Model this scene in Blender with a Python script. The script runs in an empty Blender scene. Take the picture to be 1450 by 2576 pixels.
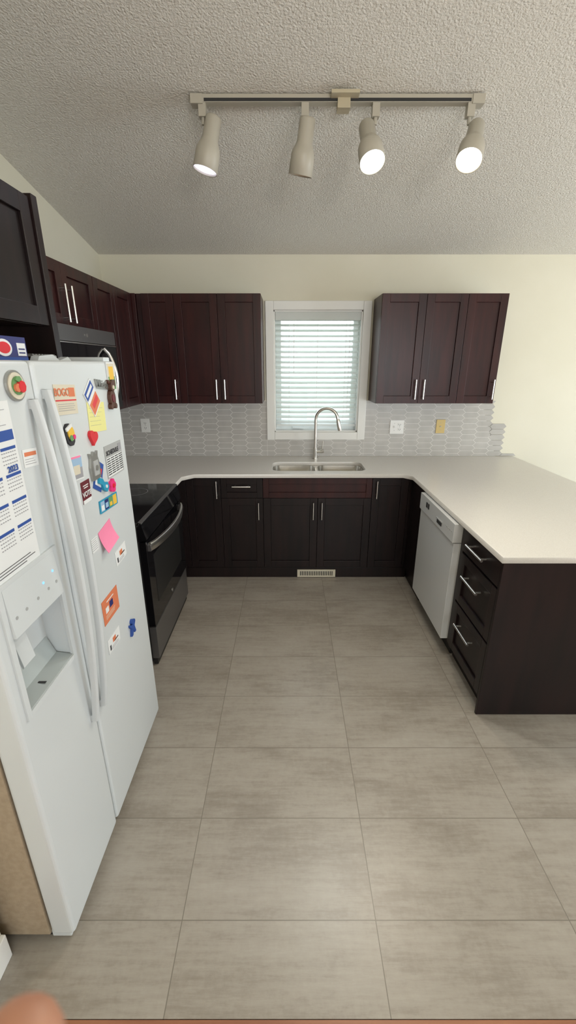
import bpy, bmesh, math, random
from mathutils import Vector, Matrix
random.seed(4)
scene=bpy.context.scene
try:
    scene.view_settings.view_transform='Standard'
except Exception: pass

# ------------------------------------------------------------ materials
def mat(name,col,rough=.5,metal=0,coat=0,emit=None,es=0,spec=.5):
    m=bpy.data.materials.new(name); m.use_nodes=True
    b=m.node_tree.nodes['Principled BSDF']
    b.inputs['Base Color'].default_value=(*col,1)
    b.inputs['Roughness'].default_value=rough
    b.inputs['Metallic'].default_value=metal
    b.inputs['Coat Weight'].default_value=coat
    b.inputs['Specular IOR Level'].default_value=spec
    if emit:
        b.inputs['Emission Color'].default_value=(*emit,1)
        b.inputs['Emission Strength'].default_value=es
    return m
def noisy(m,c1,c2,scale=(5,5,5),nscale=4,detail=4,bump=0,bscale=80,lo=.35,hi=.65,bdist=.002):
    nt=m.node_tree; n=nt.nodes; l=nt.links; b=n['Principled BSDF']
    tc=n.new('ShaderNodeTexCoord'); mp=n.new('ShaderNodeMapping'); mp.inputs['Scale'].default_value=scale
    no=n.new('ShaderNodeTexNoise'); no.inputs['Scale'].default_value=nscale; no.inputs['Detail'].default_value=detail
    cr=n.new('ShaderNodeValToRGB'); cr.color_ramp.elements[0].position=lo; cr.color_ramp.elements[1].position=hi
    cr.color_ramp.elements[0].color=(*c1,1); cr.color_ramp.elements[1].color=(*c2,1)
    l.new(tc.outputs['Object'],mp.inputs[0]); l.new(mp.outputs[0],no.inputs['Vector'])
    l.new(no.outputs['Fac'],cr.inputs[0]); l.new(cr.outputs[0],b.inputs['Base Color'])
    if bump:
        n2=n.new('ShaderNodeTexNoise'); n2.inputs['Scale'].default_value=bscale; n2.inputs['Detail'].default_value=3
        bp=n.new('ShaderNodeBump'); bp.inputs['Strength'].default_value=bump; bp.inputs['Distance'].default_value=bdist
        l.new(tc.outputs['Object'],n2.inputs['Vector']); l.new(n2.outputs['Fac'],bp.inputs['Height']); l.new(bp.outputs[0],b.inputs['Normal'])
    return m
M={}
M['wall']=noisy(mat('wall_paint',(.8,.76,.62),.7),(.70,.67,.545),(.73,.70,.58),scale=(1,1,1),nscale=2,bump=.15,bscale=250)
M['ceil']=noisy(mat('ceiling_stipple',(.6,.57,.52),.9,spec=.1),(.68,.65,.585),(.76,.735,.675),scale=(1,1,1),nscale=100,bump=1,bscale=115,bdist=.006)
M['trim']=mat('trim_white',(.80,.80,.77),.4)
M['wood']=noisy(mat('espresso_lit',(.05,.01,.01),.34,spec=.35),(.020,.0052,.0058),(.042,.009,.0085),scale=(6,6,.7),nscale=3,detail=6)  # redder copy of the espresso; window light on uppers is in its colour
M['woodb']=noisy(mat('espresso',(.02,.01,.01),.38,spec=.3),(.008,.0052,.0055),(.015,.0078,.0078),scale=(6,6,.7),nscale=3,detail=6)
M['quartz']=noisy(mat('quartz',(.8,.78,.74),.25),(.64,.615,.575),(.70,.68,.64),scale=(1,1,1),nscale=300,detail=2)
M['steel']=mat('brushed_steel',(.72,.70,.66),.25,1)
M['chrome']=mat('handle_nickel',(.78,.77,.74),.28,1)
M['tile']=noisy(mat('backsplash_glaze',(.5,.5,.49),.28),(.44,.428,.405),(.50,.485,.46),scale=(1,1,1),nscale=10)
M['grout']=mat('grout',(.82,.80,.77),.8)
M['white']=mat('appliance_white',(.58,.615,.625),.28)
M['whited']=mat('dishwasher_white',(.66,.67,.67),.3)
M['whiteh']=mat('handle_white',(.54,.57,.58),.35)
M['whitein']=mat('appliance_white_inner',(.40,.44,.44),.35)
M['whitegrey']=mat('grey_plastic',(.36,.37,.37),.45)
M['fside']=noisy(mat('fridge_side',(.5,.42,.28),.55),(.32,.25,.17),(.37,.295,.205),scale=(1,1,1),nscale=60,bump=.3,bscale=300)
M['black']=mat('black_glass',(.006,.006,.007),.06,spec=.4)
M['blackm']=mat('black_matte',(.012,.012,.012),.5)
M['slate']=mat('slate_steel',(.16,.155,.155),.35,.6)
M['darkslot']=mat('slot_dark',(.03,.03,.03),.8)
M['track']=mat('track_paint',(.45,.42,.35),.45)
M['canopy']=mat('canopy_aged',(.50,.44,.31),.5)
M['blind']=mat('blind_slat',(.88,.90,.88),.45)
nt=M['blind'].node_tree; tr=nt.nodes.new('ShaderNodeBsdfTranslucent'); tr.inputs[0].default_value=(.92,.95,.94,1); mxs=nt.nodes.new('ShaderNodeMixShader'); mxs.inputs[0].default_value=.45
nt.links.new(nt.nodes['Principled BSDF'].outputs[0],mxs.inputs[1]); nt.links.new(tr.outputs[0],mxs.inputs[2]); nt.links.new(mxs.outputs[0],nt.nodes['Material Output'].inputs[0])
M['vinyl']=mat('vinyl_frame',(.8,.84,.84),.4)
M['ivory']=mat('plate_ivory',(.62,.46,.18),.4)
M['plate']=mat('plate_white',(.85,.85,.83),.35)
M['paper']=mat('paper_white',(.70,.72,.72),.7)
M['ink']=mat('ink_dark',(.03,.03,.035),.8)
M['inkg']=mat('ink_grey',(.3,.3,.32),.8)
M['blue']=mat('ink_blue',(.02,.07,.30),.6)
M['navy']=mat('navy',(.02,.025,.14),.4)
M['red']=mat('red',(.62,.02,.03),.35)
M['pink']=mat('pink_note',(.80,.22,.37),.7)
M['hotpink']=mat('hot_pink',(.75,.03,.2),.4)
M['yellow']=mat('yellow_note',(.72,.70,.28),.7)
M['orange']=mat('orange_card',(.62,.18,.08),.6)
M['teal']=mat('teal',(.02,.28,.45),.4)
M['green']=mat('green',(.12,.28,.10),.6)
M['sun']=mat('sun_yellow',(.75,.47,.05),.5)
M['brown']=mat('brown',(.08,.03,.018),.5)
M['maroon']=mat('maroon',(.12,.012,.02),.5)
M['pewter']=mat('pewter',(.4,.4,.38),.35,.8)
M['cream']=mat('cream',(.62,.57,.45),.5)
M['sky']=mat('photo_sky',(.30,.45,.62),.5)
M['bled']=mat('led_blue',(.1,.3,.9),.4,emit=(.2,.45,1),es=1.5)
M['lampW']=mat('bulb_cool',(1,1,1),.4,emit=(.93,1,.95),es=14)
M['lampY']=mat('bulb_warm',(1,1,1),.4,emit=(1,.88,.70),es=14)
M['lampP']=mat('bulb_dim',(1,1,1),.4,emit=(.78,.76,1),es=3)
M['lampO']=mat('bulb_orange',(1,.6,.4),.4,emit=(1,.6,.35),es=.6)
M['skin']=noisy(mat('skin',(.55,.27,.18),.5),(.42,.19,.12),(.50,.25,.16),scale=(1,1,1),nscale=60)
M['fabric']=mat('siding',(.55,.62,.60),.8)
g=mat('glass',(1,1,1),.02); g.node_tree.nodes['Principled BSDF'].inputs['Transmission Weight'].default_value=1
g.node_tree.nodes['Principled BSDF'].inputs['IOR'].default_value=1.02; M['glass']=g

def floor_mat():
    m=mat('floor_tile',(.4,.37,.33),.34); nt=m.node_tree; n=nt.nodes; l=nt.links; b=n['Principled BSDF']
    tc=n.new('ShaderNodeTexCoord'); mp=n.new('ShaderNodeMapping'); mp.inputs['Location'].default_value=(.343+.627*10,-.8476+.325*20,0)
    l.new(tc.outputs['Object'],mp.inputs[0])
    br=n.new('ShaderNodeTexBrick'); br.offset=0; br.inputs['Scale'].default_value=1; br.inputs['Brick Width'].default_value=.627
    br.inputs['Row Height'].default_value=.325; br.inputs['Mortar Size'].default_value=.0015; br.inputs['Mortar Smooth'].default_value=.1
    br.inputs['Color1'].default_value=(0,0,0,1); br.inputs['Color2'].default_value=(1,1,1,1); br.inputs['Mortar'].default_value=(.5,.5,.5,1)
    l.new(mp.outputs[0],br.inputs['Vector'])
    sc=n.new('ShaderNodeVectorMath'); sc.operation='SCALE'; sc.inputs['Scale'].default_value=7.3
    l.new(br.outputs['Color'],sc.inputs[0])
    ad=n.new('ShaderNodeVectorMath'); ad.operation='ADD'; l.new(tc.outputs['Object'],ad.inputs[0]); l.new(sc.outputs[0],ad.inputs[1])
    def noise(scale,ns,det,rough=.6,dist=0):
        q=n.new('ShaderNodeMapping'); q.inputs['Scale'].default_value=scale; l.new(ad.outputs[0],q.inputs[0])
        t=n.new('ShaderNodeTexNoise'); t.inputs['Scale'].default_value=ns; t.inputs['Detail'].default_value=det; t.inputs['Roughness'].default_value=rough
        t.inputs['Distortion'].default_value=dist
        l.new(q.outputs[0],t.inputs['Vector']); return t
    def mul_add(x,k,y=None):
        q=n.new('ShaderNodeMath'); q.operation='MULTIPLY_ADD'; l.new(x,q.inputs[0]); q.inputs[1].default_value=k
        if y is None: q.inputs[2].default_value=0
        else: l.new(y,q.inputs[2])
        return q.outputs[0]
    a=noise((1,2.4,1),2.6,9,.62,.15)
    c=noise((1.3,12,1),4,10,.78,.1)
    d=noise((5,2,1),6,6,.7)
    e=noise((1,1,1),60,3,.6)
    s=mul_add(a.outputs['Fac'],.42); s=mul_add(c.outputs['Fac'],.38,s); s=mul_add(d.outputs['Fac'],.10,s); s=mul_add(e.outputs['Fac'],.10,s)
    cr=n.new('ShaderNodeValToRGB'); l.new(s,cr.inputs[0])
    E=cr.color_ramp.elements; E[0].position=.37; E[0].color=(.235,.205,.168,1); E[1].position=.61; E[1].color=(.375,.345,.298,1)
    x=E.new(.45); x.color=(.285,.253,.212,1); x=E.new(.51); x.color=(.332,.300,.255,1)
    mx=n.new('ShaderNodeMixRGB'); l.new(br.outputs['Fac'],mx.inputs[0]); l.new(cr.outputs[0],mx.inputs[1]); mx.inputs[2].default_value=(.18,.16,.13,1)
    l.new(mx.outputs[0],b.inputs['Base Color'])
    bp=n.new('ShaderNodeBump'); bp.invert=True; bp.inputs['Strength'].default_value=.3; bp.inputs['Distance'].default_value=.001
    l.new(br.outputs['Fac'],bp.inputs['Height']); l.new(bp.outputs[0],b.inputs['Normal'])
    return m
M['floor']=floor_mat()
M['hardwood']=noisy(mat('hardwood',(.3,.12,.06),.35),(.26,.10,.05),(.36,.16,.08),scale=(.6,9,1),nscale=3)

# ------------------------------------------------------------ mesh builder
class MB:
    def __init__(s): s.v=[]; s.f=[]; s.m=[]; s.mats=[]; s.sm=[]
    def mi(s,k):
        if k not in s.mats: s.mats.append(k)
        return s.mats.index(k)
    def add(s,vs,fs,k,smooth=False):
        o=len(s.v); s.v+= [tuple(p) for p in vs]; i=s.mi(k)
        for f in fs: s.f.append([o+q for q in f]); s.m.append(i); s.sm.append(smooth)
    def box(s,x0,x1,y0,y1,z0,z1,k):
        x0,x1=sorted((x0,x1)); y0,y1=sorted((y0,y1)); z0,z1=sorted((z0,z1))
        vs=[(x0,y0,z0),(x1,y0,z0),(x1,y1,z0),(x0,y1,z0),(x0,y0,z1),(x1,y0,z1),(x1,y1,z1),(x0,y1,z1)]
        s.add(vs,[(0,3,2,1),(4,5,6,7),(0,1,5,4),(1,2,6,5),(2,3,7,6),(3,0,4,7)],k)
    def P(s,face,p,a,z,d):
        if face=='Y-': return (a,p-d,z)
        if face=='X+': return (p+d,a,z)
        if face=='X-': return (p-d,a,z)
    def fb(s,face,p,a0,a1,z0,z1,d0,d1,k):
        A=s.P(face,p,a0,z0,d0); B=s.P(face,p,a1,z1,d1)
        s.box(A[0],B[0],A[1],B[1],A[2],B[2],k)
    def prism(s,pts,axis,a0,a1,k,smooth=False):
        n=len(pts)
        def q(p,a): return {'x':(a,p[0],p[1]),'y':(p[0],a,p[1]),'z':(p[0],p[1],a)}[axis]
        vs=[q(p,a0) for p in pts]+[q(p,a1) for p in pts]
        fs=[list(range(n))[::-1],[n+i for i in range(n)]]
        s.add(vs,fs,k)
        s.add(vs,[(i,(i+1)%n,n+(i+1)%n,n+i) for i in range(n)],k,smooth)
    def lathe(s,top,d,prof,k,seg=32,cap0=False,cap1=False,smooth=True):
        top=Vector(top); d=Vector(d).normalized(); u=d.orthogonal().normalized(); w=d.cross(u)
        vs=[top+d*a+(u*math.cos(2*math.pi*j/seg)+w*math.sin(2*math.pi*j/seg))*r for a,r in prof for j in range(seg)]
        n=len(prof)
        s.add(vs,[(i*seg+j,i*seg+(j+1)%seg,(i+1)*seg+(j+1)%seg,(i+1)*seg+j) for i in range(n-1) for j in range(seg)],k,smooth)
        if cap0: s.add(vs[:seg],[list(range(seg))[::-1]],k)
        if cap1: s.add(vs[-seg:],[list(range(seg))],k)
    def tube(s,pts,r,k,seg=12,cap=True):
        pts=[Vector(p) for p in pts]; rs=r if isinstance(r,(list,tuple)) else [r]*len(pts)
        vs=[]; prev=None
        for i,p in enumerate(pts):
            t=(pts[min(i+1,len(pts)-1)]-pts[max(i-1,0)]).normalized()
            if prev is None:
                u=t.orthogonal().normalized()
            else:
                u=(prev-t*prev.dot(t)).normalized()
            prev=u; w=t.cross(u)
            for j in range(seg):
                a=2*math.pi*j/seg; vs.append(p+(u*math.cos(a)+w*math.sin(a))*rs[i])
        fs=[]
        for i in range(len(pts)-1):
            for j in range(seg):
                fs.append((i*seg+j,i*seg+(j+1)%seg,(i+1)*seg+(j+1)%seg,(i+1)*seg+j))
        s.add(vs,fs,k,True)
        if cap:
            s.add(vs[:seg],[list(range(seg))[::-1]],k); s.add(vs[-seg:],[list(range(seg))],k)
    def shaker(s,face,p,a0,a1,z0,z1,k,fw=.058,t=.02,g=.0015):
        a0+=g;a1-=g;z0+=g;z1-=g
        s.fb(face,p,a0,a0+fw,z0,z1,0,t,k); s.fb(face,p,a1-fw,a1,z0,z1,0,t,k)
        s.fb(face,p,a0+fw,a1-fw,z0,z0+fw,0,t,k); s.fb(face,p,a0+fw,a1-fw,z1-fw,z1,0,t,k)
        s.fb(face,p,a0+fw,a1-fw,z0+fw,z1-fw,0,t-.011,k)
    def slab(s,face,p,a0,a1,z0,z1,k,t=.02,g=.0015):
        s.fb(face,p,a0+g,a1-g,z0+g,z1-g,0,t,k)
    def hv(s,face,p,a,z0,z1,d=.02,r=.0062):
        s.tube([s.P(face,p,a,z0,d+.03),s.P(face,p,a,z1,d+.03)],r,'chrome')
        for z in (z0+.02,z1-.02): s.tube([s.P(face,p,a,z,d-.002),s.P(face,p,a,z,d+.03)],r*.8,'chrome',8)
    def hh(s,face,p,a0,a1,z,d=.02,r=.0062):
        s.tube([s.P(face,p,a0,z,d+.03),s.P(face,p,a1,z,d+.03)],r,'chrome')
        for a in (a0+.02,a1-.02): s.tube([s.P(face,p,a,z,d-.002),s.P(face,p,a,z,d+.03)],r*.8,'chrome',8)
    def obj(s,name,bevel=0,parent=None,loc=None,seg=2):
        me=bpy.data.meshes.new(name); me.from_pydata(s.v,[],s.f)
        for k in s.mats: me.materials.append(M[k])
        for i,p in enumerate(me.polygons): p.material_index=s.m[i]; p.use_smooth=s.sm[i]
        bm=bmesh.new(); bm.from_mesh(me); bmesh.ops.recalc_face_normals(bm,faces=bm.faces); bm.to_mesh(me); bm.free()
        o=bpy.data.objects.new(name,me); scene.collection.objects.link(o)
        if bevel:
            md=o.modifiers.new('bevel','BEVEL'); md.width=bevel; md.segments=seg; md.limit_method='ANGLE'; md.angle_limit=math.radians(50)
        if loc: o.location=loc
        if parent: o.parent=parent
        return o
def empty(name,loc=(0,0,0)):
    e=bpy.data.objects.new(name,None); e.location=loc; scene.collection.objects.link(e); return e
def text(body,parent,loc,size,k,rot=(math.pi/2,0,math.pi/2),align='CENTER',ext=.0002,name='lettering',bold=0):
    c=bpy.data.curves.new(name,'FONT'); c.body=body; c.size=size; c.align_x=align; c.align_y='CENTER'; c.extrude=ext; c.offset=bold
    c.materials.append(M[k]); o=bpy.data.objects.new(name,c); scene.collection.objects.link(o)
    o.location=loc; o.rotation_euler=rot
    if parent: o.parent=parent
    return o
def rrect(x0,x1,y0,y1,r,n=6):
    pts=[]
    for cx,cy,a in ((x1-r,y1-r,0),(x0+r,y1-r,90),(x0+r,y0+r,180),(x1-r,y0+r,270)):
        for i in range(n+1):
            t=math.radians(a+90*i/n); pts.append((cx+r*math.cos(t),cy+r*math.sin(t)))
    return pts
def flatcurve(name,loops,z,ext,k,bev=0,parent=None):
    c=bpy.data.curves.new(name,'CURVE'); c.dimensions='2D'; c.fill_mode='BOTH'; c.extrude=ext; c.bevel_depth=bev; c.bevel_resolution=1
    for L in loops:
        s=c.splines.new('POLY'); s.points.add(len(L)-1)
        for i,p in enumerate(L): s.points[i].co=(p[0],p[1],0,1)
        s.use_cyclic_u=True
    c.materials.append(M[k]); o=bpy.data.objects.new(name,c); scene.collection.objects.link(o); o.location=(0,0,z)
    dg=bpy.context.evaluated_depsgraph_get(); me=bpy.data.meshes.new_from_object(o.evaluated_get(dg))
    bpy.data.objects.remove(o); o2=bpy.data.objects.new(name,me); scene.collection.objects.link(o2); o2.location=(0,0,z)
    if parent: o2.parent=parent
    return o2

# ------------------------------------------------------------ room shell
BW=3.823; LW=-1.5; RW=4.6; RY=-3.2
def cz(y): return 2.515+.192*(BW-y)
b=MB(); b.box(LW-.15,RW+.15,.63,BW+.15,-.1,0,'floor'); b.obj('floor')
b=MB(); b.box(LW-.15,RW+.15,RY-.15,.628,-.1,0,'hardwood'); b.obj('floor_hardwood')
b=MB()
b.prism([(RY-.15,cz(RY-.15)),(BW+.15,cz(BW+.15)),(BW+.15,cz(BW+.15)+.12),(RY-.15,cz(RY-.15)+.12)],'x',LW-.15,RW+.15,'ceil'); b.obj('ceiling')
wx0,wx1,wz0,wz1=-.12,.62,1.12,2.115
b=MB()
b.box(LW-.15,wx0,BW,BW+.15,0,2.50,'wall'); b.box(wx1,RW+.15,BW,BW+.15,0,2.50,'wall')
b.box(wx0,wx1,BW,BW+.15,0,wz0,'wall'); b.box(wx0,wx1,BW,BW+.15,wz1,2.50,'wall')
b.box(LW-.15,RW+.15,BW,BW+.15,2.50,2.52,'wall'); b.obj('wall_back')
b=MB(); b.prism([(.77,0),(BW,0),(BW,cz(BW)+.01),(.77,cz(.77)+.01)],'x',LW-.15,LW,'wall'); b.obj('wall_left')
b=MB(); b.prism([(RY,0),(.765,0),(.765,cz(.765)+.01),(RY,cz(RY)+.01)],'x',LW-.15,-.855,'wall'); b.obj('wall_partition')
b=MB()
py0,py1,pz=.6,3.0,2.1
b.prism([(RY,0),(py0,0),(py0,cz(py0)+.01),(RY,cz(RY)+.01)],'x',RW,RW+.15,'wall')
b.prism([(py1,0),(BW,0),(BW,cz(BW)+.01),(py1,cz(py1)+.01)],'x',RW,RW+.15,'wall')
b.prism([(py0,pz),(py1,pz),(py1,cz(py1)+.01),(py0,cz(py0)+.01)],'x',RW,RW+.15,'wall'); b.obj('wall_right')
b=MB()
for x in (py0,(py0+py1)/2-.03,py1-.06): b.box(RW-.05,RW-.002,x,x+.06,0.001,pz,'vinyl')
b.box(RW-.05,RW-.002,py0,py1,0.001,.08,'vinyl'); b.box(RW-.05,RW-.002,py0,py1,pz-.06,pz,'vinyl'); b.obj('door_1')
b=MB(); q0,q1,qa,qb=.2,3.4,.8,2.3
b.box(LW-.15,q0,RY-.15,RY,0,cz(RY)+.01,'wall'); b.box(q1,RW+.15,RY-.15,RY,0,cz(RY)+.01,'wall')
b.box(q0,q1,RY-.15,RY,0,qa,'wall'); b.box(q0,q1,RY-.15,RY,qb,cz(RY)+.01,'wall'); b.obj('wall_rear')
b=MB()
for x in (q0,(q0+q1)/2-.03,q1-.06): b.box(x,x+.06,RY-.1,RY-.05,qa,qb,'vinyl')
b.box(q0,q1,RY-.1,RY-.05,qa,qa+.06,'vinyl'); b.box(q0,q1,RY-.1,RY-.05,qb-.06,qb,'vinyl'); b.obj('window_2')
b=MB(); b.box(-.855,-.84,RY,.765,0,.10,'trim'); b.obj('baseboard_left',.003)
b=MB(); b.box(1.8,RW,BW-.014,BW,0,.10,'trim'); b.obj('baseboard_back',.003)

# ------------------------------------------------------------ window, blind
W=empty('window_1',(0,0,0))
b=MB(); co=.068
X0,X1,Z0,Z1=wx0-co,wx1+co,wz0-co,wz1+co
b.box(X0,wx0,BW-.022,BW,Z0,Z1,'trim'); b.box(wx1,X1,BW-.022,BW,Z0,Z1,'trim')
b.box(wx0,wx1,BW-.022,BW,Z0,wz0,'trim'); b.box(wx0,wx1,BW-.022,BW,wz1,Z1,'trim'); b.obj('casing',.004,W)
b=MB()
b.box(wx0,wx0+.012,BW,BW+.12,wz0,wz1,'trim'); b.box(wx1-.012,wx1,BW,BW+.12,wz0,wz1,'trim')
b.box(wx0,wx1,BW,BW+.12,wz0,wz0+.012,'trim'); b.box(wx0,wx1,BW,BW+.12,wz1-.012,wz1,'trim')
for (a,c,d,e) in ((wx0+.012,wx0+.06,wz0,wz1),(wx1-.06,wx1-.012,wz0,wz1)): b.box(a,c,BW+.085,BW+.125,d+.012,e-.012,'vinyl')
b.box(wx0+.06,wx1-.06,BW+.085,BW+.125,wz0+.012,wz0+.07,'vinyl'); b.box(wx0+.06,wx1-.06,BW+.085,BW+.125,wz1-.07,wz1-.012,'vinyl')
b.box(wx0+.16,wx0+.26,BW+.06,BW+.085,wz0+.02,wz0+.035,'vinyl')
b.obj('frame',.002,W)
b=MB(); b.box(wx0+.06,wx1-.06,BW+.10,BW+.105,wz0+.07,wz1-.07,'glass'); b.obj('pane',0,W)
b=MB(); yb=BW+.035; nb=21; zt=wz1-.075; zb=wz0+.085
b.box(wx0+.014,wx1-.014,yb-.03,yb+.03,wz1-.055,wz1-.013,'blind')
b.box(wx0+.016,wx1-.016,yb-.038,yb-.031,wz1-.075,wz1-.013,'blind')
for i in range(nb):
    z=zb+(zt-zb)*i/(nb-1)+.004; th=math.radians(24); hw=.024
    dy,dz=math.cos(th)*hw,math.sin(th)*hw
    pts=[(yb-dy,z-dz),(yb,z+.002),(yb+dy,z+dz),(yb+dy,z+dz+.0028),(yb,z+.0055),(yb-dy,z-dz+.0028)]
    b.prism(pts,'x',wx0+.018,wx1-.018,'blind')
b.box(wx0+.018,wx1-.018,yb-.024,yb+.024,zb-.036,zb-.018,'blind')
for x in (wx0+.13,wx0+.37,wx1-.13):
    b.tube([(x,yb-.028,wz1-.05),(x,yb-.028,zb-.02)],.0012,'trim',6); 
b.tube([(wx0+.17,yb-.033,wz1-.05),(wx0+.17,yb-.033,1.62)],.002,'trim',6)
b.tube([(wx1-.10,yb-.033,wz1-.05),(wx1-.10,yb-.033,1.28)],.0015,'trim',6)
b.obj('window_blind')
b=MB(); b.box(-3,6,8.0,8.2,-.5,1.50,'fabric'); b.box(.35,1.2,7.9,8.0,.6,1.42,'vinyl'); b.obj('neighbour_house')
b=MB(); b.box(-8,10,BW+.3,14,-.6,-.5,'green'); b.obj('lawn')

# ------------------------------------------------------------ backsplash (elongated hexagon tiles)
w,h,pt=.155,.049,.026; pitch=w-pt; g=.0026
def hexes(c0,c1,regs,axis,face0,face1,ragged=False):
    b=MB()
    nc=int((c1-c0)/pitch)+2
    for c in range(nc):
        cx=c0+.03+c*pitch
        for r in range(-1,12):
            cyz=.90+.0245+r*h+(h/2 if c%2 else 0)
            if ragged and cx+w/2>1.80+(1.394-cyz)*.50+.05: continue
            for (ra,rb,za,zb2) in regs:
                if cx+w/2<ra or cx-w/2>rb: continue
                P=[(cx-w/2+g*1.3,cyz),(cx-w/2+pt,cyz-h/2+g/2),(cx+w/2-pt,cyz-h/2+g/2),(cx+w/2-g*1.3,cyz),(cx+w/2-pt,cyz+h/2-g/2),(cx-w/2+pt,cyz+h/2-g/2)]
                P=[(min(rb-.001,max(ra+.001,x)),min(zb2-.001,max(za+.001,z))) for x,z in P]
                if max(p[0] for p in P)-min(p[0] for p in P)<.008 or max(p[1] for p in P)-min(p[1] for p in P)<.005: continue
                b.prism(P,axis,face0,face1,'tile')
    return b
R=[(LW+.002,X0,.902,1.392),(X0,X1,.902,Z0),(X1,2.2,.902,1.392)]
b=hexes(LW,2.1,R,'y',BW-.0095,BW-.001,True)
b.box(LW+.001,X0,BW-.0086,BW-.001,.901,1.393,'grout'); b.box(X0,X1,BW-.0086,BW-.001,.901,Z0-.001,'grout')
b.prism([(X1,.901),(1.90,.901),(1.70,1.393),(X1,1.393)],'y',BW-.0086,BW-.001,'grout')
b.obj('backsplash_back')
b=hexes(1.75,BW,[(1.752,BW-.013,.902,1.392)],'x',LW+.001,LW+.0095)
b.box(LW+.001,LW+.0086,1.752,BW-.012,.901,1.393,'grout'); b.obj('backsplash_left')

# ------------------------------------------------------------ wall cabinets
ZB,ZT=1.396,2.194; UF=3.51
def wallcab_back(x0,x1,doors,handles):
    b=MB(); b.box(x0,x1,UF,BW-.002,ZB,ZT,'wood')
    for a,c in doors: b.shaker('Y-',UF,a,c,ZB,ZT,'wood')
    for a in handles: b.hv('Y-',UF,a,ZB+.035,ZB+.185)
    return b.obj('wall_cabinet',.0015)
wallcab_back(-1.14,-.205,[(-1.10,-.86),(-.86,-.533),(-.533,-.205)],[-.888,-.565,-.50])
wallcab_back(.705,1.65,[(.705,1.04),(1.04,1.35),(1.35,1.65)],[1.008,1.074,1.622])
LF=-1.19
b=MB(); b.box(LW+.002,LF,2.835,BW-.004,ZB,ZT,'wood'); b.box(LF,-1.142,UF-.02,BW-.004,ZB,ZT,'wood')
b.shaker('X+',LF,2.835,3.15,ZB,ZT,'wood'); b.shaker('X+',LF,3.15,3.475,ZB,ZT,'wood'); b.obj('wall_cabinet',.0015)
b=MB(); b.box(LW+.002,LF,2.07,2.83,1.885,ZT,'wood')
b.shaker('X+',LF,2.07,2.45,1.885,ZT,'wood'); b.shaker('X+',LF,2.45,2.83,1.885,ZT,'wood')
b.hv('X+',LF,2.415,1.905,2.085); b.hv('X+',LF,2.485,1.905,2.085); b.obj('wall_cabinet',.0015)
b=MB(); b.box(LW+.002,LF,1.745,2.065,ZB,ZT,'wood'); b.shaker('X+',LF,1.745,2.065,ZB,ZT,'wood'); b.hv('X+',LF,1.78,ZB+.035,ZB+.185); b.obj('wall_cabinet',.0015)
FF=-.90
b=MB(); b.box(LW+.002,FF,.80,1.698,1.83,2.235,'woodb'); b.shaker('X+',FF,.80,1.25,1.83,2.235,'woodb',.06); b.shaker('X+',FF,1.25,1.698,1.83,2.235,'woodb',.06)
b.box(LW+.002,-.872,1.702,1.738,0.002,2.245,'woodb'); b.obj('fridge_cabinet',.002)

# ------------------------------------------------------------ base cabinets
BF=3.185; CT=.87
b=MB()
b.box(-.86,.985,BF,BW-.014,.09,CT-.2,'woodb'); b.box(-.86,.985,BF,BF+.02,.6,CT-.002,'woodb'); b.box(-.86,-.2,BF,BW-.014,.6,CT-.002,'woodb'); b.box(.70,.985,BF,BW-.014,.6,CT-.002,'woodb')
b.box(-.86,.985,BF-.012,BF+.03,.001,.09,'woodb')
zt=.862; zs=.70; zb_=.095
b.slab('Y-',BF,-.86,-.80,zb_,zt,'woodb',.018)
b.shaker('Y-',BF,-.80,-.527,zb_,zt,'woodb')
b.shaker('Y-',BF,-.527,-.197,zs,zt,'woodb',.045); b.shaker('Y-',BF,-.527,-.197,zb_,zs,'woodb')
b.shaker('Y-',BF,-.197,.658,zs,zt,'wood',.045); b.shaker('Y-',BF,-.197,.235,zb_,zs,'woodb'); b.shaker('Y-',BF,.235,.658,zb_,zs,'woodb')  # sink front in the redder wood; its reddish reflection is painted in
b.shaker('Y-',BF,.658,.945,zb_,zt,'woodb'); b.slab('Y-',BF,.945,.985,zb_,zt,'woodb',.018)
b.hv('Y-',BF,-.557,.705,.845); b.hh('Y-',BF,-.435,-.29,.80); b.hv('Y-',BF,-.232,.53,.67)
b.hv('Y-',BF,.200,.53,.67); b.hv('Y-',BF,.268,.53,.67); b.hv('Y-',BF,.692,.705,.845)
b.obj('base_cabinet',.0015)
b=MB(); vx0,vx1=.09,.385; y=BF-.012
b.box(vx0,vx1,y-.004,y-.0005,.012,.068,'darkslot')
for (a,c,d,e) in ((vx0-.012,vx1+.012,.006,.018),(vx0-.012,vx1+.012,.060,.074),(vx0-.012,vx0+.004,.018,.06),(vx1-.004,vx1+.012,.018,.06)): b.box(a,c,y-.009,y-.004,d,e,'cream')
for i in range(20):
    x=vx0+.008+i*(vx1-vx0-.016)/19; b.box(x-.0035,x+.0035,y-.008,y-.004,.018,.06,'cream')
b.obj('floor_vent')
for (a0,a1,hd) in ((2.84,3.18,None),(1.745,2.06,.15)):
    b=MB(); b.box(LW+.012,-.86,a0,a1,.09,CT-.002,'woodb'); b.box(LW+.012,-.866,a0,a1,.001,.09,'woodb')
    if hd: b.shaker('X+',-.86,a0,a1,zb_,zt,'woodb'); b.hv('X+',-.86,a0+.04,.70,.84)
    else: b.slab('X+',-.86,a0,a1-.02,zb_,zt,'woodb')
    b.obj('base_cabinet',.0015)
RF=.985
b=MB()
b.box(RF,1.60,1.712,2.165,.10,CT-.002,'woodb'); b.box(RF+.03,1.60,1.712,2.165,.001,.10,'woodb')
b.box(RF-.022,1.80,1.695,1.712,.001,CT-.002,'woodb')
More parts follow.
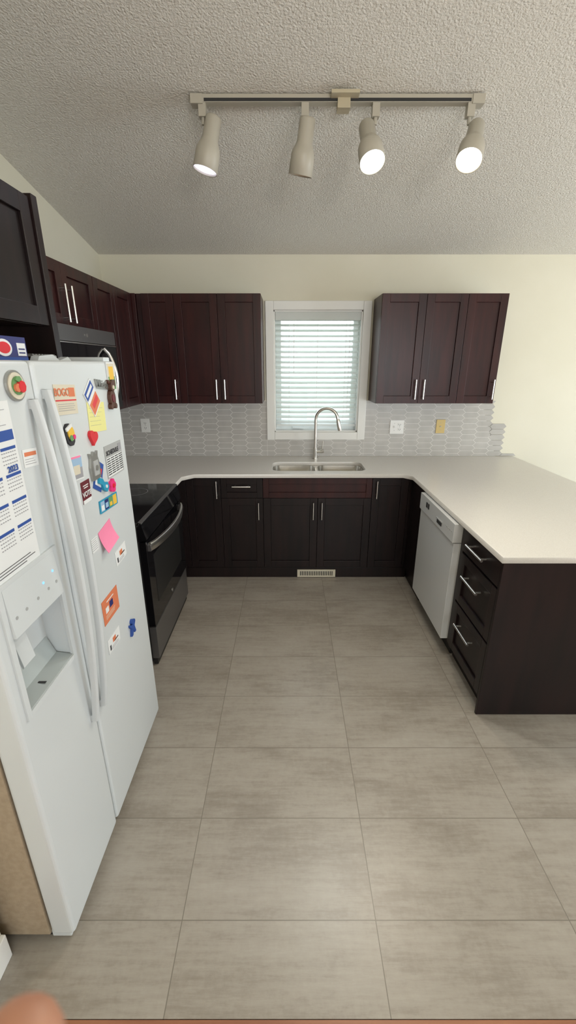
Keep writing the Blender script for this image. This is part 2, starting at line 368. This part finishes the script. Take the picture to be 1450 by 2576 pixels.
b.slab('X-',RF,1.715,2.13,.725,.855,'woodb'); b.shaker('X-',RF,1.715,2.13,.42,.715,'woodb',.05); b.shaker('X-',RF,1.715,2.13,.105,.41,'woodb',.05)
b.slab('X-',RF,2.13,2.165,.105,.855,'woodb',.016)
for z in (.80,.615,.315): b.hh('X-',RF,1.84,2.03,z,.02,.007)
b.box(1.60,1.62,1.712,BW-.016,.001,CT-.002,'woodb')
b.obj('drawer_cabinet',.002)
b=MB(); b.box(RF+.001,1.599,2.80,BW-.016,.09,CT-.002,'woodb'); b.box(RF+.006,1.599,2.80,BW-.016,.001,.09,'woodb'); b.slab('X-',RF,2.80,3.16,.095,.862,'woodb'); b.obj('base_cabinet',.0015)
# ------------------------------------------------------------ dishwasher
b=MB()
b.box(RF+.0,1.58,2.175,2.79,.10,.862,'whitegrey')
b.box(.932,RF,2.175,2.79,.115,.745,'whited')
b.box(.922,RF,2.172,2.793,.75,.862,'whited')
b.box(RF+.02,1.58,2.18,2.785,.002,.10,'blackm')
for i in range(2): b.box(.919,.9225,2.60+.035*i,2.625+.035*i,.80,.835,'darkslot')
b.box(.919,.9225,2.36,2.44,.775,.80,'darkslot')
b.box(.9165,.9225,2.35,2.45,.80,.808,'whitegrey')
for i in range(5): b.tube([(.9225,2.20+.025*i,.81),(.920,2.20+.025*i,.81)],.004,'whitegrey',10)
b.obj('dishwasher',.004)

# ------------------------------------------------------------ countertop
hole=rrect(-.13,.625,3.25,3.575,.07)
C=flatcurve('countertop',[[(-1.488,3.808),(-1.488,2.838),(-.80,2.838),(-.80,3.06),(-.72,3.143),(.885,3.143),(.945,3.08),(.945,1.675),(2.06,1.675),(2.06,3.808)],hole],.885,.0125,'quartz',.0025)
b=MB(); b.box(-1.488,-.81,1.745,2.062,.872,.90,'quartz'); b.obj('countertop',.002)
S=empty('kitchen_sink')
flatcurve('rim',[rrect(-.15,.645,3.23,3.595,.08),rrect(-.125,.225,3.255,3.57,.065)[::-1],rrect(.25,.62,3.255,3.57,.065)[::-1]],.869,.001,'steel',0,S)
b=MB()
for (x0,x1) in ((-.125,.225),(.25,.62)):
    loops=[rrect(x0,x1,3.255,3.57,.065),rrect(x0+.005,x1-.005,3.26,3.565,.06),rrect(x0+.012,x1-.012,3.267,3.558,.055),rrect(x0+.035,x1-.035,3.29,3.535,.04)]
    zz=[.869,.80,.70,.675]; n=len(loops[0]); vs=[(p[0],p[1],z) for L,z in zip(loops,zz) for p in L]
    fs=[(i*n+j,i*n+(j+1)%n,(i+1)*n+(j+1)%n,(i+1)*n+j) for i in range(3) for j in range(n)]
    b.add(vs,fs,'steel',True); b.add(vs[-n:],[list(range(n))],'steel')
    cx=(x0+x1)/2; b.tube([(cx,3.43,.675),(cx,3.43,.679)],.04,'chrome',20); b.tube([(cx,3.43,.679),(cx,3.43,.681)],.022,'darkslot',16)
b.obj('bowls',0,S)
b=MB(); fx,fy=.24,3.70; dv=Vector((.97,-.22,0)).normalized(); Rr=.095
b.tube([(fx,fy,.9005),(fx,fy,.908)],.028,'steel',20)
b.tube([(fx,fy,.905),(fx,fy,1.0)],.020,'steel',20)
path=[Vector((fx,fy,.99)),Vector((fx,fy,1.12)),Vector((fx,fy,1.245))]
for i in range(1,13):
    a=math.pi*i/12*.97; path.append(Vector((fx,fy,1.245))+dv*(Rr-Rr*math.cos(a))+Vector((0,0,Rr*math.sin(a))))
b.tube(path,.0135,'steel',14)
e=path[-1]; dn=(path[-1]-path[-2]).normalized()
b.tube([e,e+dn*.02,e+dn*.08,e+dn*.10],[.0135,.0175,.019,.016],'steel',16)
b.tube([(fx,fy,.965),(fx+.05,fy-.01,.968)],.014,'steel',14)
b.tube([(fx+.05,fy-.01,.968),(fx+.075,fy-.015,.975)],.018,'steel',14)
b.tube([(fx+.06,fy-.012,.97),(fx+.066,fy-.014,1.06)],[.007,.005],'steel',10)
b.obj('kitchen_faucet')

# ------------------------------------------------------------ outlets
def plate(name,x,z,w,kind,k='plate'):
    b=MB(); y=BW-.0097; h=.12
    b.box(x-w/2,x+w/2,y-.006,y,z-h/2,z+h/2,k)
    def duplex(cx):
        for s in (-1,1):
            cz_=z+s*.021; b.prism(rrect(cx-.017,cx+.017,cz_-.014,cz_+.014,.008,4),'y',y-.0085,y-.006,k)
            b.box(cx-.0085,cx-.0055,y-.0092,y-.0085,cz_-.004,cz_+.007,'darkslot'); b.box(cx+.0055,cx+.0085,y-.0092,y-.0085,cz_-.004,cz_+.006,'darkslot')
            b.tube([(cx,y-.0085,cz_-.009),(cx,y-.0092,cz_-.009)],.0028,'darkslot',8)
        b.tube([(cx,y-.006,z),(cx,y-.0075,z)],.003,'pewter',8)
    def toggle(cx):
        b.box(cx-.005,cx+.005,y-.0085,y-.006,z-.012,z+.012,k); b.prism([(y-.006,z-.005),(y-.016,z+.004),(y-.016,z+.009),(y-.006,z+.006)],'x',cx-.004,cx+.004,k)
        for s in (-1,1): b.tube([(cx,y-.006,z+s*.03),(cx,y-.0075,z+s*.03)],.003,'pewter',8)
    if kind=='d': duplex(x)
    if kind=='td': toggle(x-.023); duplex(x+.023)
    if kind=='b':
        b.tube([(x,y-.006,z),(x,y-.012,z)],.006,'pewter',10)
        for s in (-1,1): b.tube([(x,y-.006,z+s*.03),(x,y-.0075,z+s*.03)],.003,'pewter',8)
    b.obj(name,.0015)
plate('power_outlet',-1.275,1.178,.078,'d'); plate('switch_and_outlet_plate',.975,1.165,.122,'td'); plate('cable_wall_plate',1.365,1.17,.078,'b','ivory')

# ------------------------------------------------------------ range
b=MB(); ry0,ry1=2.068,2.832
b.box(LW+.012,-.80,ry0,ry1,.03,.895,'blackm')
b.box(LW+.012,-.79,ry0,ry1,.895,.912,'black')
b.prism([(-.80,.895),(-.79,.912),(-.775,.905),(-.755,.81),(-.80,.80)],'y',ry0,ry1,'black')
b.prism([(-.7905,.9135),(-.772,.907),(-.774,.9),(-.792,.908)],'y',ry0,ry1,'slate')
b.box(-.80,-.762,ry0+.004,ry1-.004,.27,.795,'black')
b.box(-.762,-.7605,ry0+.10,ry1-.10,.38,.68,'blackm')
b.box(-.80,-.762,ry0+.004,ry1-.004,.05,.262,'slate')
b.box(-.80,-.775,ry0+.01,ry1-.01,.005,.05,'blackm')
for (cx,cy,r) in ((-1.0,2.27,.10),(-1.0,2.63,.085),(-1.28,2.27,.075),(-1.28,2.63,.10)):
    n=32; vs=[(cx+rr*math.cos(2*math.pi*i/n),cy+rr*math.sin(2*math.pi*i/n),.9124) for rr in (r,r-.003) for i in range(n)]
    b.add(vs,[(i,(i+1)%n,n+(i+1)%n,n+i) for i in range(n)],'inkg')
N=16; P=[]
for i in range(N+1):
    t=i/N; yy=ry0+.03+t*(ry1-ry0-.06); P.append((-.745+.05*math.sin(math.pi*t)**.7,yy))
vs=[]
for (x,yy) in P: vs+=[(x-.012,yy,.785),(x,yy,.782),(x+.004,yy,.765),(x-.002,yy,.735),(x-.014,yy,.733)]
fs=[]
for i in range(N):
    for j in range(5): fs.append((i*5+j,i*5+(j+1)%5,(i+1)*5+(j+1)%5,(i+1)*5+j))
b.add(vs,fs,'chrome',True); b.add(vs[:5],[(0,1,2,3,4)],'chrome'); b.add(vs[-5:],[(0,1,2,3,4)],'chrome')
b.box(-.765,-.745,ry0+.025,ry0+.055,.735,.773,'slate'); b.box(-.765,-.745,ry1-.055,ry1-.025,.735,.773,'slate')
b.tube([(-.762,2.45,.295),(-.7595,2.45,.295)],.013,'pewter',16)
b.obj('electric_range',.002)

# ------------------------------------------------------------ microwave
b=MB(); mz0,mz1=1.43,1.88; mf=-1.10
b.box(LW+.012,mf,2.072,2.828,mz0,mz1,'blackm')
b.box(mf,mf+.022,2.072,2.828,mz1-.075,mz1,'slate')
b.box(mf,mf+.022,2.072,2.66,mz0+.005,mz1-.079,'black'); b.box(mf,mf+.022,2.664,2.828,mz0+.005,mz1-.079,'blackm')
b.box(mf+.022,mf+.024,2.072,2.828,mz1-.083,mz1-.078,'chrome')
hp=[]
for i in range(13):
    t=i/12; hp.append((mf+.022+.055*math.sin(math.pi*t)**.6,2.64,mz0+.03+t*.32))
b.tube(hp,.012,'chrome',12)
b.tube([(mf+.022,2.445,1.842),(mf+.0235,2.445,1.842)],.010,'chrome',16)
b.tube([(mf+.022,2.415,1.842),(mf+.0235,2.415,1.842)],.006,'chrome',16)
b.obj('microwave_oven',.003)

# ------------------------------------------------------------ refrigerator
F=empty('refrigerator')
fX=-.655; fy0,fym,fy1=.79,1.135,1.69; fz0,fz1=.045,1.708
b=MB(); b.box(LW+.02,-.735,fy0+.006,fy1-.004,.03,1.695,'fside'); b.box(LW+.03,-.74,fy0+.02,fy1-.02,.001,.05,'blackm'); 
b.box(-.740,-.727,fy0+.015,fy1-.015,.06,1.69,'darkslot'); b.obj('body',.004,F)
b=MB(); b.box(-.727,fX,fym+.004,fy1,fz0,fz1,'white'); b.obj('fridge_door',.012,F,seg=4)
ny0,ny1,nz0,nz1=.835,1.065,.865,1.085
b=MB(); b.box(-.727,fX,fy0,fym-.004,fz0,fz1,'white'); fd=b.obj('freezer_door',.012,F,seg=4)
b=MB(); b.box(-.722,fX+.05,ny0,ny1,nz0,nz1,'whitein'); cut=b.obj('cutter')
md=fd.modifiers.new('cut','BOOLEAN'); md.operation='DIFFERENCE'; md.object=cut; md.solver='EXACT'
dg=bpy.context.evaluated_depsgraph_get(); dg.update()
me=bpy.data.meshes.new_from_object(fd.evaluated_get(dg)); fd.modifiers.clear(); fd.data=me
bpy.data.objects.remove(cut)
b=MB()
fr=.012
for (a,c,d,e) in ((ny0-fr,ny0+.004,nz0-fr,1.225),(ny1-.004,ny1+fr,nz0-fr,1.225),(ny0+.004,ny1-.004,nz0-fr,nz0+.004),(ny0+.004,ny1-.004,1.213,1.225)): b.box(fX-.004,fX+.006,a,c,d,e,'white')
b.prism([(fX-.001,1.213),(fX+.006,1.213),(fX+.014,nz1),(fX-.01,nz1)],'y',ny0+.0045,ny1-.0045,'white')
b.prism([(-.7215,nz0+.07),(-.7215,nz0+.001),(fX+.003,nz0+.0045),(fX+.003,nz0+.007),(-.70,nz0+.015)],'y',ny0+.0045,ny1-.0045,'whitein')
b.box(fX-.045,fX-.008,ny0+.095,ny0+.103,nz0+.0115,nz0+.0125,'darkslot')
b.prism([(-.72,nz1-.03),(-.69,nz1-.03),(-.675,nz1-.12),(-.68,nz1-.125),(-.70,nz1-.06),(-.72,nz1-.06)],'y',.885,.935,'white')
b.obj('dispenser',.001,F)
b=MB()
for i,yy in enumerate((.86,.90,.95,1.0,1.04)):
    b.tube([(fX+.010,yy,1.13),(fX+.0122,yy,1.13)],.0045,'whitegrey' ,12)
b.tube([(fX+.0085,.985,1.155),(fX+.011,.985,1.155)],.0035,'bled',10); b.tube([(fX+.0085,1.035,1.165),(fX+.0105,1.035,1.165)],.0035,'bled',10)
b.obj('buttons',0,F)
def fh(y,name,z0,z1):
    b=MB(); N=28; vs=[]
    for i in range(N+1):
        t=i/N; z=z0+(z1-z0)*t; x=fX+.012+.036*math.sin(math.pi*t)**.8; wd=.011
        vs+=[(x-.010,y-wd,z),(x+.005,y-wd*.8,z),(x+.010,y,z),(x+.005,y+wd*.8,z),(x-.010,y+wd,z),(x-.013,y,z)]
    fs=[(i*6+j,i*6+(j+1)%6,(i+1)*6+(j+1)%6,(i+1)*6+j) for i in range(N) for j in range(6)]
    b.add(vs,fs,'whiteh',True); b.add(vs[:6],[range(6)],'whiteh'); b.add(vs[-6:],[range(6)],'whiteh')
    for zz in (z0+.012,z1-.012): b.box(fX-.002,fX+.010,y-.009,y+.009,zz-.012,zz+.012,'whiteh')
    b.obj(name,.001,F)
fh(fym-.034,'freezer_handle',.575,1.615); fh(fym+.034,'fridge_handle',.575,1.635)
b=MB(); b.box(-.80,-.67,fy0+.01,fy0+.06,1.697,1.720,'white'); b.box(-.80,-.67,fy1-.06,fy1-.01,1.697,1.722,'white'); 
b.box(-.735,-.675,fy0+.012,fy0+.07,.012,.042,'white'); b.box(-.735,-.675,fy1-.07,fy1-.012,.002,.042,'white')
b.prism([(1.36,1.697),(1.38,1.722),(1.46,1.728),(1.50,1.710),(1.56,1.722),(1.60,1.697)],'x',-.79,-.765,'white')
b.obj('hinge_covers',.003,F)
b=MB(); b.box(-.75,-.735,fy0+.07,fy1-.07,.004,.045,'whitegrey'); b.obj('kickplate',.002,F)

# items on top of fridge
bx=empty('cardboard_box',(-.81,1.22,1.709))
b=MB(); b.box(-.07,.045,-.11,.10,0,.062,'navy'); b.box(.045,.0455,-.11,.10,.0,.008,'blue'); b.box(.045,.0456,.055,.095,.012,.046,'paper'); b.box(.0456,.0458,.060,.090,.018,.022,'navy');b.box(.0456,.0458,.060,.090,.028,.032,'navy'); b.obj('carton',.001,bx)
b=MB(); b.prism([(-.005+.035*math.cos(a*.3142),.032+.022*math.sin(a*.3142)) for a in range(20)],'x',.045,.0462,'paper')
b.prism([(-.005+.027*math.cos(a*.3142),.032+.015*math.sin(a*.3142)) for a in range(20)],'x',.046,.047,'red'); b.obj('emblem',0,bx)
b=MB(); b.box(-.90,-.80,1.40,1.55,1.700,1.704,'paper')
for i in range(8): b.tube([(-.80,1.41+.018*i,1.7265),(-.90,1.41+.018*i,1.7265)],.003,'pewter',8)
for xx in (-.80,-.90): b.tube([(xx,1.405,1.7235),(xx,1.545,1.7235)],.003,'pewter',8); b.tube([(xx,1.405,1.7235),(xx,1.405,1.702)],.003,'pewter',8); b.tube([(xx,1.545,1.7235),(xx,1.545,1.702)],.003,'pewter',8)
b.obj('wire_rack')

# ------------------------------------------------------------ fridge notes & magnets
px=fX+.0005
def card(name,Y,z,w,h,ang,paint,texts=(),bg='paper',t=.0012,bend=0):
    b=MB()
    if bend:
        n=8; vs=[]
        for i in range(n+1):
            zz=h/2-h*i/n; xx=bend*(i/n)**2
            vs+=[(xx,-w/2,zz),(xx,w/2,zz),(xx+t,w/2,zz),(xx+t,-w/2,zz)]
        b.add(vs,[(i*4+j,i*4+(j+1)%4,(i+1)*4+(j+1)%4,(i+1)*4+j) for i in range(n) for j in range(4)]+[(0,1,2,3),(n*4,n*4+1,n*4+2,n*4+3)],bg)
    else: b.box(0,t,-w/2,w/2,-h/2,h/2,bg)
    for i,(a0,a1,b0,b1,k) in enumerate(paint): b.box(t,t+.0003+.00012*min(i,7),a0,a1,b0,b1,k)
    o=b.obj(name,0,None,(px,Y,z)); o.rotation_euler=(math.radians(ang),0,0)
    for tx in texts:
        s,a,c,size,k=tx[:5]; text(s,o,(t+.0014,a,c),size,k,bold=.0006)
    return o
def lines(a0,a1,z1,n,dz,k='inkg',th=.0012):
    return [(a0,a1-random.random()*.3*(a1-a0),z1-i*dz-th,z1-i*dz,k) for i in range(n)]
def shape(name,Y,z,parts,ang=0):
    b=MB()
    for pts,t0,t1,k in parts: b.prism(pts,'x',t0,t1,k)
    o=b.obj(name,.0012,None,(px,Y,z)); o.rotation_euler=(math.radians(ang),0,0); return o
def circ(cx,cy,r,n=16,sy=1): return [(cx+r*math.cos(2*math.pi*i/n),cy+sy*r*math.sin(2*math.pi*i/n)) for i in range(n)]

card('pizza_coupon',1.28,1.600,.125,.085,-3,[(-.06,.06,-.004,.0,'red'),(.02,.055,.008,.034,'orange')]+lines(-.05,.05,-.012,4,.006),[('BOGO',-.02,.02,.030,'orange')],'cream')
card('postcard_magnet',1.45,1.592,.075,.10,38,[(-.035,.035,-.045,.0,'orange'),(-.02,.03,-.03,-.01,'red'),(-.035,.035,.015,.045,'blue'),(-.028,.028,.024,.036,'paper')],t=.003)
shape('bear_magnet',1.60,1.592,[(circ(0,-.012,.024,14,1.3),0,.012,'brown'),(circ(.0,.03,.017),0,.016,'brown'),(circ(-.015,.046,.007),0,.01,'brown'),(circ(.015,.046,.007),0,.01,'brown'),(circ(.0,-.012,.012,14,1.2),.012,.014,'maroon'),(circ(.0,.027,.007),.016,.019,'cream'),(circ(-.018,-.04,.010),0,.013,'brown'),(circ(.018,-.04,.010),0,.013,'brown')])
card('picture_magnet',1.632,1.655,.07,.10,0,[(-.03,.03,-.045,.045,'green'),(-.03,.03,.0,.045,'cream'),(-.02,.02,-.01,.035,'sun'),(-.03,.01,-.045,-.02,'green'),(-.005,.025,-.035,-.012,'brown')],t=.003)
W2=shape('word_magnet',1.545,1.628,[([(-.05,-.012),(.05,-.012),(.05,-.006),(-.05,-.006)],0,.004,'pewter')],-6); text('Whistler',W2,(.003,0,.004),.034,'pewter',ext=.003)
card('yellow_sticky_note',1.468,1.528,.13,.098,-4,lines(-.055,.05,.03,5,.014,'inkg',.0007),bg='yellow')
shape('cartoon_magnet',1.26,1.50,[(circ(0,0,.026,12,1.35),0,.006,'ink'),(circ(.004,.004,.018,12,1.3),.006,.009,'sun'),(circ(-.006,-.008,.009),.009,.011,'green'),(circ(.010,-.012,.007),.009,.012,'hotpink'),([(-.02,.02),(.015,.02),(.015,.03),(-.02,.03)],.008,.012,'paper')],20)
hp=[(0.028*math.sin(t)**3*1.0,.0017*(13*math.cos(t)-5*math.cos(2*t)-2*math.cos(3*t)-math.cos(4*t))) for t in [2*math.pi*i/28 for i in range(28)]]
shape('heart_magnet',1.406,1.469,[(hp,0,.010,'red')],-15)
card('schedule_card',1.562,1.362,.155,.118,0,[(-.07,.07,-.055,.015,'paper')]+sum([[(-.068+.036*c,-.038+.036*c,.008-.008*r,.0115-.008*r,'ink') for c in range(4)] for r in range(8)],[])+[(.045,.07,.025,.05,'inkg')],[('SCHEDULE',-.012,.031,.023,'ink')],bg='whitegrey')
card('photo_magnet',1.27,1.396,.078,.075,-4,[(-.036,.036,-.033,.0,'inkg'),(-.036,.036,.0,.034,'sky'),(-.02,.02,-.02,.008,'cream'),(-.03,.03,.03,.036,'pink')],t=.003)
shape('pewter_castle_magnet',1.387,1.375,[([(-.03,-.045),(.03,-.045),(.034,.0),(.025,.03),(.03,.048),(.012,.036),(0,.05),(-.012,.036),(-.03,.048),(-.025,.03),(-.034,.0)],0,.008,'pewter'),([(-.018,-.03),(.018,-.03),(.018,.02),(-.018,.02)],.008,.011,'whitegrey'),(circ(0,-.005,.009),.011,.014,'pewter')])
card('blue_card',1.41,1.335,.06,.10,-30,[(-.02,.025,-.035,.0,'paper'),(-.02,.02,.01,.03,'red')],bg='blue',t=.002)
shape('fish_magnet',1.432,1.302,[([(-.035,.03),(-.01,.02),(.0,.004),(.025,.0),(.033,-.02),(.012,-.034),(-.01,-.02),(-.018,.0),(-.04,.012)],0,.010,'teal'),(circ(.008,-.012,.006),.01,.013,'paper')])
shape('flower_magnet',1.503,1.275,[(circ(.014*math.cos(a*1.2566),.014*math.sin(a*1.2566),.012,10),0,.008+.0003*a,'hotpink') for a in range(5)]+[(circ(0,0,.008),.008,.012,'red')])
card('vote_card',1.310,1.309,.060,.072,0,[(-.029,.029,-.036,-.024,'paper'),(-.018,.018,.020,.023,'paper'),(-.014,.014,.013,.016,'paper')],[('VOTE',0,-.007,.023,'paper')],bg='maroon')
card('scenic_strip_magnet',1.457,1.224,.15,.045,-3,[(-.07,-.04,-.018,.018,'sky'),(-.036,-.006,-.018,.018,'navy'),(-.002,.03,-.018,.018,'green'),(.034,.066,-.018,.018,'sun'),(-.066,-.044,-.014,.004,'paper'),(-.032,-.010,-.012,.006,'sky'),(.004,.024,-.014,.0,'sun')],bg='teal',t=.004)
card('pink_sticky_note',1.402,1.117,.105,.082,10,[],bg='pink',bend=.02)
card('receipt',1.308,1.122,.045,.05,0,lines(-.02,.02,.02,6,.007))
for (Y,z,a) in ((1.50,1.0,4),(1.335,.72,-2)):
    card('business_card',Y,z,.105,.058,a,[(-.012,.015,-.003,.016,'orange'),(.0,.035,-.005,.0,'brown'),(-.04,-.03,-.02,.0,'ink')]+lines(-.025,.04,-.012,3,.005,'inkg',.0009))
card('orange_flyer',1.352,.86,.135,.095,0,[(-.01,.02,-.005,.02,'navy'),(-.045,-.02,-.01,.012,'paper'),(-.03,.03,.028,.032,'paper')]+lines(-.05,.05,-.018,3,.006,'cream'),bg='orange')
shape('blue_figure_magnet',1.50,.665,[(circ(0,.024,.011),0,.01,'blue'),([(-.012,.014),(.012,.014),(.026,.022),(.028,.012),(.014,-.002),(.024,-.034),(.010,-.034),(0,-.014),(-.010,-.034),(-.024,-.034),(-.014,-.002),(-.028,.012),(-.026,.022)],0,.009,'blue')])
cal=card('wall_calendar',.905,1.405,.21,.43,0,
 [(-.10,.10,.126,.150,'blue')]+
 sum([[(-.097+.07*c,-.042+.07*c,.105-.062*r,.112-.062*r,'blue') for c in range(3)] for r in range(4)],[])+
 sum([[(-.097+.07*c+.008*q,-.093+.07*c+.008*q,.0985-.062*r-.0085*s,.1005-.062*r-.0085*s,'inkg') for q in range(7)] for c in range(3) for r in range(4) for s in range(4)],[])+
 lines(-.09,.09,.205,6,.0085)+lines(-.06,.09,-.155,3,.007,'ink')+[(-.03,.08,-.208,-.192,'maroon'),(-.09,-.05,-.208,-.185,'red')],
 [('2023',.072,.060,.020,'blue')])
card('business_card',1.055,1.475,.06,.045,-4,[(-.025,.025,.005,.015,'orange')]+lines(-.025,.025,-.002,3,.006))
o=shape('round_souvenir_magnet',1.048,1.650,[(circ(0,0,.036,28),0,.006,'pewter'),(circ(0,0,.031,28),.006,.008,'cream'),(circ(.0,.0,.021,20),.008,.011,'green'),(circ(.006,-.002,.014,8),.011,.018,'red'),(circ(-.010,-.004,.010,8),.011,.017,'orange'),([(-.012,.014),(0,.008),(.012,.014),(.006,.022),(-.006,.022)],.011,.015,'green')])

# ------------------------------------------------------------ track light
T=empty('track_light')
ty=2.33; tx0,tx1=-.415,.845
b=MB()
zc=cz(ty)
b.box(tx0,tx1,ty-.018,ty+.018,zc-.032,zc-.004,'track')
b.box(tx0+.05,tx1-.05,ty-.0188,ty-.0178,zc-.030,zc-.018,'darkslot')
b.box(tx0-.008,tx0+.045,ty-.023,ty+.023,zc-.038,zc-.0045,'track'); b.box(tx1-.045,tx1+.008,ty-.023,ty+.023,zc-.038,zc-.0045,'track')
b.box(.185,.305,ty-.06,ty+.04,zc-.020,zc-.008,'canopy'); b.box(.215,.27,ty-.026,ty+.026,zc-.055,zc-.005,'canopy')
b.obj('track',.002,T)
heads=[((-.375,),(-.325,2.32,2.722),(-.26,-.03,-1),'lampP',0),((.075,),(.088,2.32,2.722),(-.16,.28,-1),'lampO',0),
       ((.385,),(.345,2.315,2.690),(.09,-.52,-.85),'lampW',1),((.80,),(.832,2.315,2.690),(-.27,-.52,-.83),'lampY',1)]
for i,(sx,top,dr,lk,on) in enumerate(heads):
    b=MB(); sx=sx[0]; d=Vector(dr).normalized(); top=Vector(top)
    b.box(sx-.016,sx+.016,ty-.016,ty+.016,zc-.080,zc-.030,'track')
    b.tube([(sx,ty,zc-.078),(sx,ty,zc-.105)],.008,'track',10)
    b.tube([(sx,ty,zc-.098),top+d*.03+Vector((0,.03 if on else 0,0))],.006,'track',8)
    L=.205
    b.lathe(top,d,[(0,.004),(0,.026),(.003,.032),(.010,.035),(.085,.036),(.100,.041),(.118,.050),(.130,.0535),(L,.0555),(L+.001,.054),(L-.004,.052),(L-.030,.048)],'track')
    if i==1: b.lathe(top,d,[(L-.030,.048),(L-.020,.036),(L-.014,.018),(L-.012,.002)],lk)
    else: b.lathe(top,d,[(L-.010,.0515),(L-.006,.040),(L-.003,.020),(L-.002,.001)],lk)
    b.obj('lamp_head_%d'%(i+1),0,T)
    ld=bpy.data.lights.new('bulb','SPOT'); ld.energy=(10,4,42,42)[i]; ld.spot_size=math.radians(140); ld.spot_blend=.9; ld.shadow_soft_size=.05
    ld.color=((.85,.87,1),(1,.8,.6),(.97,1,.95),(1,.87,.70))[i]
    lo=bpy.data.objects.new('bulb_light_%d'%(i+1),ld); scene.collection.objects.link(lo); lo.location=top+d*(L+.006)
    lo.rotation_euler=d.to_track_quat('-Z','Y').to_euler(); lo.parent=T

# ------------------------------------------------------------ photographer's hand (fingertip near the lens)
H=empty('hand')
def skinchain(name,pts,rads,k='skin'):
    me=bpy.data.meshes.new(name); me.from_pydata([Vector(p) for p in pts],[(i,i+1) for i in range(len(pts)-1)],[])
    o=bpy.data.objects.new(name,me); scene.collection.objects.link(o); me.materials.append(M[k])
    sk=o.modifiers.new('skin','SKIN'); 
    for i,v in enumerate(me.skin_vertices[0].data): v.radius=(rads[i],rads[i]); v.use_root=(i==0)
    ss=o.modifiers.new('s','SUBSURF'); ss.levels=2; ss.render_levels=2; sk.use_smooth_shade=True
    o.parent=H; return o
skinchain('index_finger',[(-.060,.000,1.480),(-.058,.022,1.520),(-.055,.038,1.556),(-.0525,.0448,1.580)],[.011,.0105,.010,.009])
skinchain('middle_finger',[(-.042,-.002,1.475),(-.038,.022,1.495),(-.034,.036,1.475),(-.034,.028,1.455)],[.011,.0105,.010,.008])
skinchain('ring_finger',[(-.024,-.004,1.468),(-.020,.018,1.485),(-.017,.030,1.465),(-.018,.022,1.447)],[.0105,.010,.0095,.0075])
skinchain('little_finger',[(-.008,-.006,1.460),(-.003,.012,1.472),(.0,.022,1.456),(-.001,.016,1.440)],[.0095,.009,.008,.0065])
skinchain('thumb',[(-.070,-.010,1.430),(-.088,.0,1.455),(-.094,.012,1.482),(-.092,.020,1.500)],[.015,.013,.011,.009])
b=MB(); secs=[(1.485,.034,.011,-.034),(1.46,.040,.014,-.035),(1.42,.042,.016,-.037),(1.39,.034,.017,-.04),(1.36,.027,.019,-.042),(1.30,.028,.023,-.045),(1.18,.036,.032,-.05)]
n=20; vs=[]
for (z,rx,rr,cx) in secs:
    for j in range(n):
        a=2*math.pi*j/n; vs.append((cx+rx*math.cos(a),-.006-(1.485-z)*.25+rr*math.sin(a),z))
b.add(vs,[(i*n+j,i*n+(j+1)%n,(i+1)*n+(j+1)%n,(i+1)*n+j) for i in range(len(secs)-1) for j in range(n)]+[range(n),range(len(vs)-n,len(vs))],'skin',True)
o=b.obj('palm',0,H); 

# ------------------------------------------------------------ lighting
wd=bpy.data.worlds.new('sky'); scene.world=wd; wd.use_nodes=True
bg=wd.node_tree.nodes['Background']; bg.inputs[0].default_value=(.86,.94,1,1); bg.inputs[1].default_value=3.8
def area(name,loc,rot,sx,sy,e,col):
    l=bpy.data.lights.new(name,'AREA'); l.shape='RECTANGLE'; l.size=sx; l.size_y=sy; l.energy=e; l.color=col
    o=bpy.data.objects.new(name,l); scene.collection.objects.link(o); o.location=loc; o.rotation_euler=rot; return o
area('added_daylight_rear',(1.8,RY+.05,1.55),(math.radians(90),0,0),3.1,1.45,50,(.93,.97,1))  # area light added as soft daylight at the unseen rear opening
area('added_daylight_right',(RW-.08,1.8,1.05),(0,math.radians(90),0),2.0,2.3,36,(.80,.91,1))  # cool area light added inside the unseen door opening on the right
def point(name,parent,loc,e,r,col):
    pl=bpy.data.lights.new(name,'POINT'); pl.energy=e; pl.shadow_soft_size=r; pl.color=col
    po=bpy.data.objects.new(name,pl); scene.collection.objects.link(po); po.location=loc; po.parent=parent
# fill light added off frame for the ceiling, built as a bare-bulb pendant
pe=empty('added_fill_pendant',(3.3,1.9,cz(1.9)))
b=MB(); b.lathe((0,0,0),(0,0,-1),[(0,.06),(.03,.06),(.03,.005),(.85,.005),(.85,.03),(.89,.035),(.89,.01)],'track',24,cap0=True); b.obj('rod',0,pe)
point('added_pendant_fill',pe,(0,0,-1.0),26,.08,(1,.93,.82))
tl=empty('added_fill_uplight',(.9,-1.6,0))  # uplight added behind the camera to brighten the ceiling, built as a torchiere
b=MB(); b.lathe((0,0,0.002),(0,0,1),[(0,.14),(.02,.14),(.03,.015),(1.7,.012),(1.72,.03),(1.80,.16),(1.80,.155),(1.73,.03)],'track',24,cap0=True); b.obj('stand',0,tl)
point('added_uplight_fill',tl,(0,0,1.84),78,.07,(1,.93,.83))

# ------------------------------------------------------------ camera
cd=bpy.data.cameras.new('camera'); cam=bpy.data.objects.new('camera',cd); scene.collection.objects.link(cam)
cd.sensor_fit='VERTICAL'; cd.sensor_height=36; cd.sensor_width=36; cd.lens=1060/2576*36; cd.clip_start=.005; cd.clip_end=100
cam.location=(0,0,1.7); cam.rotation_euler=(math.radians(90-19.4),0,0)
cd.dof.use_dof=True; cd.dof.focus_distance=2.4; cd.dof.aperture_fstop=8
scene.camera=cam
